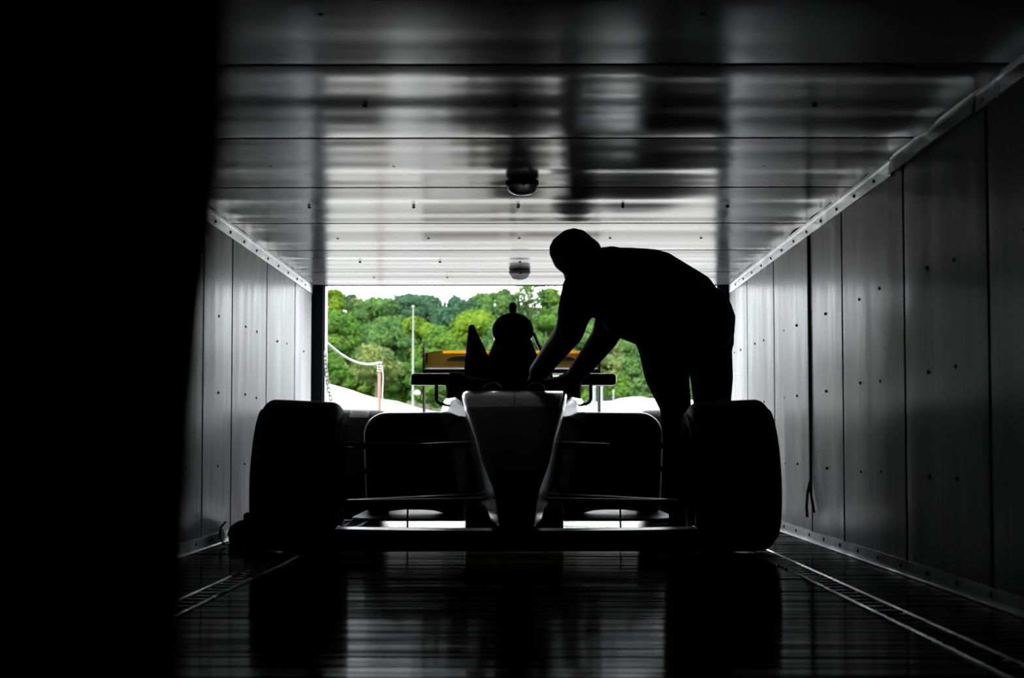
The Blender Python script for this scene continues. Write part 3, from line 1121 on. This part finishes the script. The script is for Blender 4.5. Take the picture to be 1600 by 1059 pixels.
lk = MB()
loop = []
for k in range(14):
    t = 2 * math.pi * k / 14
    loop.append((.0085 * math.cos(t), 0, .0085 * math.sin(t) + math.copysign(.0075, math.sin(t))))
lk.tube(loop + [loop[0]], .0032, 6, caps=False)
lme = lk.mesh('chain_link')
lme.materials.append(M['chain'])
lme.polygons.foreach_set('use_smooth', [True] * len(lme.polygons))
for k, (p, d) in enumerate(curve(pts, 17)):
    ob = bpy.data.objects.new('chain_link', lme)
    C.objects.link(ob)
    ob.parent = ch
    ob.location = p - ch.location
    ob.rotation_euler = (d.to_track_quat('-Z', 'Y') @ Euler((0, 0, math.radians(40 + 90 * (k % 2)))).to_quaternion()).to_euler()
mb = MB()
mb.tube([p - ch.location for p in (P(525, 652, 10.11), P(530, 690, 10.1), P(532, 760, 10.1), P(531, 797, 10.1))], .005, 6, .4)
mb.build('strap_end', 'strap', ch, True)

# ------------------------------------------------------------------ outside
GZ = -.46
g = MB()
nx, ny = 48, 40
xs = np.linspace(-160, 160, nx)
ys = np.concatenate([np.linspace(-40, 130, 16), np.linspace(138, 330, ny - 16)])


def ground_z(x, y):
    t = max(0.0, (y - 140) / 90.0)
    k = math.exp(-(abs(x + 2) / 42.0) ** 4)          # wooded knoll; unseen sides lowered so low sky lights the trailer walls
    return GZ + 9.5 * (.15 + .85 * k) * min(1.0, t) ** 1.2 + 9.8 * k * min(1.0, max(0.0, (y - 216) / 26.0)) + max(0, (y - 242)) * .02


vs = [(x, y, ground_z(x, y)) for y in ys for x in xs]
hillf = [(j * nx + i, j * nx + i + 1, (j + 1) * nx + i + 1, (j + 1) * nx + i) for j in range(ny - 1) for i in range(nx - 1)]
yard = MB().add([(x, y, z) for x, y, z in vs[:17 * nx]], [q for q in hillf if max(q) < 17 * nx])
struct(yard.build('ground', 'ground'), 'pale paddock ground outside the trailer', 'ground')
hill = MB().add([(x, y, z) for x, y, z in vs[16 * nx:]], [tuple(i - 16 * nx for i in q) for q in hillf if min(q) >= 16 * nx])
struct(hill.build('ground_hillside', 'grass', smooth=True), 'grassy hillside under the trees', 'hillside')

# post with rope
pp = P(593, 568, 14.0)
post = empty('wooden_post', (pp.x, pp.y, GZ))
tag(post, 'slim pale wooden post with white rope knotted on top outside', 'post')
hp = pp.z - GZ
MB().tube([(0, 0, 0), (0, 0, hp * .5), (0, 0, hp)], [.014, .013, .0125], 10).build('shaft', 'wood', post, True)
mb = MB()
for k in range(3):
    mb.tube([(.016 * math.cos(t), .016 * math.sin(t), hp - .015 - .02 * k + .006 * math.sin(t)) for t in [2 * math.pi * q / 12 for q in range(13)]], .006, 6)
mb.ball((0, 0, hp + .004), (.022, .022, .012), 10, 6)
mb.build('knot', 'rope', post, True)
mb = MB()
mb.tube([(.02, -.01, hp - .02), (.030, -.015, hp - .10), (.024, -.012, hp - .25), (.030, -.012, hp - .38), (.026, -.01, hp - .55), (.035, -.01, hp - .9)], .005, 6)
mb.build('rope_tail', 'rope', post, True)
r0 = P(508, 533, 10.47)
r1 = P(590, 567, 13.98)
rope = empty('rope', r0)
tag(rope, 'white rope sagging from left jamb to top of wooden post', 'rope')
rp = []
for k in range(13):
    t = k / 12
    p = r0.lerp(r1, t)
    p.z -= .10 * 4 * t * (1 - t) * .55
    rp.append(p - r0)
MB().tube(rp, .0085, 8).build('line', 'rope', rope, True)
MB().lathe([(.006, -.012), (.014, -.006), (.014, .010), (.006, .014)], 12, axis='x').build('eyelet', 'chain', rope, True)

# tall pale pole with a small lamp
b = P(645, 640, 50)
t_ = P(645, 481, 50)
pole = empty('tall_pole', (b.x, 50, GZ))
tag(pole, 'tall thin white pole standing in front of the trees', 'pole')
MB().tube([(0, 0, 0), (0, 0, 2), (0, 0, t_.z - GZ)], [.034, .028, .016], 10).build('shaft', 'pole', pole, True)
MB().ball((0, 0, t_.z - GZ + .03), (.04, .04, .045), 10, 6).build('finial', 'pole', pole, True)
lz = P(651, 613, 50).z - GZ
mb = MB()
mb.tube([(0, 0, lz - .02), (.09, -.02, lz - .02)], .012, 6)
mb.lathe([(.03, -.07), (.075, -.05), (.085, 0), (.06, .045), (.02, .06)], 12, m=Matrix.Translation((.12, -.02, lz)))
mb.build('lamp_head', 'tent', pole, True)

# large white marquee behind the pole
mq = empty('marquee', (-9.0, 60, GZ))
tag(mq, 'large white marquee with sloping roof at left outside', 'tent')
e_h = P(692, 646, 60).z - GZ
ex = P(692, 646, 60).x + 9.0
rz_ = P(508, 597, 60).z - GZ
rxx = P(508, 597, 60).x + 9.0
slope = (rz_ - e_h) / (rxx - ex)
top = e_h + slope * (0 - ex)
rf = MB()
for s in (-1, 1):
    rg = []
    for k in range(9):
        t = k / 8
        x = s * ex * t
        sag = -.10 * math.sin(math.pi * t) + (.07 if k in (3, 6) else 0)
        rg.append([(x, 0, top + (e_h - top) * t + sag), (x, 9, top + (e_h - top) * t + sag), (x, 9, top + (e_h - top) * t + sag - .03), (x, 0, top + (e_h - top) * t + sag - .03)])
    rf.loft(rg)
rf.build('roof', 'tent', mq)
for k in range(4):
    a, b_ = -ex + ex * k / 2, -ex + ex * (k + 1) / 2
    za, zb = top + (e_h - top) * abs(a) / ex, top + (e_h - top) * abs(b_) / ex
    MB().prism([(a, 0), (b_ - .01, 0), (b_ - .01, zb - .08), (a, za - .08)], 'y', .05, .07).build('wall_panel', 'tent', mq)
for k in range(5):
    a = -ex + ex * k / 2
    MB().tube([(a, .1, 0), (a, .1, top + (e_h - top) * abs(a) / ex - .06)], .04, 8).build('tent_pole', 'pole', mq)

# low white gazebo roofs at right
gz = empty('gazebo', (P(1000, 640, 58).x, 58, GZ))
tag(gz, 'low white canopy with rounded roof edge beyond right sidepod', 'tent')
gx = gz.location.x
prof = [(905, 631), (925, 628), (950, 627), (965, 625.5), (975, 622), (985, 620.5), (1003, 620), (1010, 622), (1022, 623), (1035, 625), (1070, 624), (1110, 628)]
rg = []
for (a, q) in prof:
    p = P(a, q, 58)
    rg.append([(p.x - gx, 0, p.z - GZ - .5), (p.x - gx, -.02, p.z - GZ - .02), (p.x - gx, .06, p.z - GZ), (p.x - gx, 3, p.z - GZ + .05), (p.x - gx, 3, p.z - GZ - .5)])
MB().loft(rg).build('canopy', 'tent', gz, True, sharp=50)
x0, x1 = P(905, 640, 58).x - gx, P(1110, 640, 58).x - gx
for a in (x0 + .05, (x0 + x1) / 2, x1 - .05):
    for y in (.1, 2.9):
        MB().tube([(a, y, 0), (a, y, P(905, 631, 58).z - GZ - .2)], .035, 8).build('leg', 'pole', gz)
MB().box(x0 + .05, x1 - .05, .2, .22, 0, 1.5).build('side_sheet', 'tent', gz)

# dark van roof seen over the canopy
vx = P(955, 640, 66).x
van = empty('parked_van', (vx, 66, GZ))
tag(van, 'dark van roof showing above white canopy at right', 'van')
vz = P(955, 621.5, 66).z - GZ
MB().loft([[(x, y, z) for x, y, z in ((-1.0, -.9, .35), (1.0, -.9, .35), (1.05, -.9, 1.2), (.92, -.85, vz - .1), (.75, -.8, vz), (-.75, -.8, vz), (-.92, -.85, vz - .1), (-1.05, -.9, 1.2))],
           [(x, y, z) for x, y, z in ((-1.0, 3.5, .35), (1.0, 3.5, .35), (1.05, 3.5, 1.2), (.92, 3.4, vz - .1), (.75, 3.3, vz), (-.75, 3.3, vz), (-.92, 3.4, vz - .1), (-1.05, 3.5, 1.2))]]).build('body', 'van', van, True)
MB().prism([(-.85, 1.25), (.85, 1.25), (.78, vz - .18), (-.78, vz - .18)], 'y', -.93, -.90).build('rear_window', 'vanglass', van)
for sx_ in (-.9, .9):
    for y in (-.2, 2.7):
        MB().lathe([(.32, -.1), (.34, -.06), (.34, .06), (.32, .1)], 20, axis='x', m=Matrix.Translation((sx_, y, .34))).build('wheel', 'rubber', van, True)

for i, (pxx, top_y, Yp, r) in enumerate(((939.5, 603, 56, .045), (958.5, 612, 57, .022), (928, 606, 55, .05))):
    p = P(pxx, top_y, Yp)
    q = empty('white_post', (p.x, Yp, GZ))
    tag(q, ['thick white post beside rear wing endplate at right outside', 'thin white post nearest the mechanic, before the trees',
            'bluish white post between mirror stalk and wing endplate'][i], 'post', 'posts outside at right')
    MB().tube([(0, 0, 0), (0, 0, p.z - GZ)], r, 8).build('shaft', 'pole', q, True)
    MB().lathe([(r * 1.3, 0), (r * 1.3, .04), (r * .6, .07)], 10, m=Matrix.Translation((0, 0, p.z - GZ))).build('cap', 'pole', q, True)


# ------------------------------------------------------------------ trees
def tree(pxc, pyt, Y, wpx, hpx, kind, label, seed, density=1.0, holes=False):
    """crown centred on pxc with its top at pyt; wpx, hpx crown size as seen; stands on the hillside"""
    rs = np.random.RandomState(seed)
    top = P(pxc, pyt, Y)
    s = Y / K
    W, Hh = wpx * s, hpx * s
    gz_ = ground_z(top.x, Y)
    root = empty('tree', (top.x, Y, gz_))
    tag(root, label, 'tree', 'trees on the hillside')
    zt = top.z - gz_
    zc = zt - Hh / 2
    nc = int(26 * density)
    cl = []
    for _ in range(nc):
        v = rs.normal(size=3)
        v /= np.linalg.norm(v)
        rad = rs.uniform(.45, .86)
        c = np.array([v[0] * W / 2 * rad, v[1] * W / 2 * rad, zc + v[2] * Hh / 2 * rad])
        # narrower towards the top
        tt = (c[2] - zc) / (Hh / 2)
        if tt > 0:
            c[0] *= 1 - .45 * tt
            c[1] *= 1 - .45 * tt
        cl.append((c, rs.uniform(.16, .28) * min(W, Hh * 1.1)))
    nl = int((3600 if not holes else 1900))
    per = max(20, nl // nc)
    V, Fc = [], []
    lsz = .30 + .02 * min(W, 10)
    base = 0
    for c, r in cl:
        d = rs.normal(size=(per, 3))
        d /= np.linalg.norm(d, axis=1)[:, None]
        d[:, 2] = np.where(d[:, 2] < -.4, -d[:, 2], d[:, 2])
        p = c + d * (r * rs.uniform(.72, 1.06, (per, 1))) * np.array([1.1, 1.1, .78])
        nrm = d + rs.normal(scale=.45, size=(per, 3)) + np.array([0, 0, .35])
        nrm /= np.linalg.norm(nrm, axis=1)[:, None]
        a = np.cross(nrm, rs.normal(size=(per, 3)))
        a /= np.linalg.norm(a, axis=1)[:, None]
        b = np.cross(nrm, a)
        ls = lsz * rs.uniform(.6, 1.25, (per, 1))
        q = np.stack([p - a * ls * .5, p - b * ls * .30 + nrm * .04, p + a * ls * .5, p + b * ls * .30 + nrm * .04], 1).reshape(-1, 3)
        V.append(q)
        Fc.append(np.arange(per * 4).reshape(-1, 4) + base)
        base += per * 4
    V = np.concatenate(V)
    Fc = np.concatenate(Fc)
    me = bpy.data.meshes.new('foliage')
    me.from_pydata(V.tolist(), [], Fc.tolist())
    me.materials.append(LEAF[kind])
    fo = link('foliage', me, root)
    fo['kind'] = 'stuff'
    mb = MB()
    lean = rs.uniform(-.3, .3, 2)
    mb.tube([(0, 0, -.3), (lean[0] * .3, lean[1] * .3, zt * .4), (lean[0], lean[1], zt * .86)], [.03 * zt * .6, .022 * zt * .6, .006 * zt], 7)
    for c, r in cl[:9]:
        st = Vector((lean[0] * .4, lean[1] * .4, max(.6, (zc - Hh * .35))))
        mb.tube([st, st.lerp(Vector(c), .55) + Vector((0, 0, .1)), Vector(c)], [.010 * zt, .006 * zt, .002 * zt], 5)
    mb.build('trunk', 'bark', root, True)
    if not holes:
        core = MB()
        for c, r in cl:
            core.ball(c, (r * .80, r * .80, r * .58), 8, 5)
        core.build('inner_foliage', LEAF[kind], root, True, sharp=None)['kind'] = 'stuff'
    return root


TREES = [
    # skyline row
    (512, 432, 205, 46, 95, 'yellow', 'yellow-green tree at far left of skyline beside dark door jamb'),
    (541, 445, 210, 40, 90, 'dark', 'narrow dark tree on skyline behind the yellow-green one at left'),
    (560, 462, 206, 50, 70, 'pale', 'dull olive tree on skyline left of the large mid-green crown'),
    (590, 460, 196, 84, 100, 'mid', 'large mid-green tree with domed crown at left of skyline'),
    (636, 457, 206, 60, 85, 'dark', 'dark blue-green tree on skyline just above the tall pole'),
    (672, 459, 202, 76, 95, 'dark', 'broad dark tree on skyline right of the tall pole'),
    (714, 458, 203, 72, 95, 'dark', 'dark tree on skyline above the triangular cockpit panel'),
    (752, 454, 206, 62, 90, 'mid', 'mid-green tree on skyline left of the airbox knob'),
    (785, 446, 200, 52, 85, 'mid', 'rounded tree on skyline touching ceiling edge left of the sky gaps'),
    (865, 444, 195, 64, 110, 'bright', 'bright tree on skyline just left of the mechanic\'s arm'),
    (905, 450, 200, 70, 100, 'mid', 'skyline tree mostly behind the mechanic\'s near arm'),
    (960, 455, 200, 80, 100, 'mid', 'skyline tree behind the mechanic\'s chest'),
    (1030, 455, 200, 90, 110, 'dark', 'skyline tree behind the mechanic\'s back'),
    (1095, 460, 200, 80, 110, 'mid', 'skyline tree at far right behind the mechanic\'s hips'),
    # middle row
    (528, 484, 178, 64, 90, 'bright', 'light green tree at left edge below the yellow-green skyline tree'),
    (572, 505, 174, 60, 80, 'mid', 'green tree above the sagging rope'),
    (608, 500, 172, 64, 90, 'mid', 'shaded green tree left of the tall pole'),
    (652, 494, 168, 66, 95, 'yellow', 'bright yellow-green tree right behind the tall pole'),
    (690, 503, 165, 62, 100, 'bright', 'light green tree above the left end of rear wing'),
    (745, 478, 176, 96, 90, 'yellow', 'wide bright yellow-green tree behind the triangular cockpit panel'),
    (800, 495, 174, 80, 90, 'mid', 'green tree hidden mostly behind the airbox'),
    (851, 486, 170, 66, 100, 'bright', 'fresh green tree between airbox and the mechanic\'s near arm'),
    (920, 492, 172, 70, 90, 'mid', 'green tree seen between the mechanic\'s two arms'),
    (985, 515, 172, 72, 90, 'mid', 'green tree below the mechanic\'s belly'),
    (1045, 500, 172, 90, 110, 'mid', 'green tree behind the mechanic\'s thighs'),
    # front row
    (526, 548, 156, 54, 84, 'bright', 'front-row green tree left of the rope behind hanging chain'),
    (586, 535, 150, 76, 80, 'pale', 'pale olive front-row tree behind the wooden post'),
    (562, 572, 146, 46, 70, 'bright', 'bushy light green tree directly left of the wooden post'),
    (628, 556, 152, 62, 90, 'bright', 'front-row tree between wooden post and tall pole'),
    (612, 590, 145, 44, 60, 'mid', 'low green bush right of the wooden post'),
    (672, 545, 150, 64, 100, 'bright', 'front-row tree behind the left mirror'),
    (715, 540, 152, 66, 105, 'mid', 'front-row tree behind the rear wing'),
    (770, 550, 152, 70, 95, 'mid', 'front-row tree behind the engine cover'),
    (850, 545, 152, 70, 95, 'mid', 'front-row tree behind the mechanic\'s near forearm'),
    (900, 560, 150, 60, 90, 'bright', 'front-row tree seen under the right mirror'),
    (952, 535, 148, 60, 90, 'pale', 'pale yellowish front-row tree right of the mechanic\'s far forearm'),
    (990, 560, 152, 50, 80, 'mid', 'darker front-row tree right of the pale one below the belly'),
    (965, 588, 143, 46, 55, 'bright', 'small front bush above the white canopy'),
    (1012, 585, 145, 44, 60, 'mid', 'small front tree at the mechanic\'s knee'),
    (1065, 560, 150, 90, 100, 'mid', 'front-row tree seen through gap between the mechanic\'s legs'),
]
for i, (a, b_, Y, wd, hg, kd, lab) in enumerate(TREES):
    tree(a, b_, Y + (-4, 4)[i % 2], wd * 1.12, hg, kd, lab, 100 + i)
tree(822, 428, 198, 84, 90, 'mid', 'tall airy tree with sky gaps right above the airbox', 77, density=.9, holes=True)
tree(617, 450, 205, 40, 64, 'dark', 'thin sparse tree on skyline above the rope post', 81, density=1.5, holes=True)
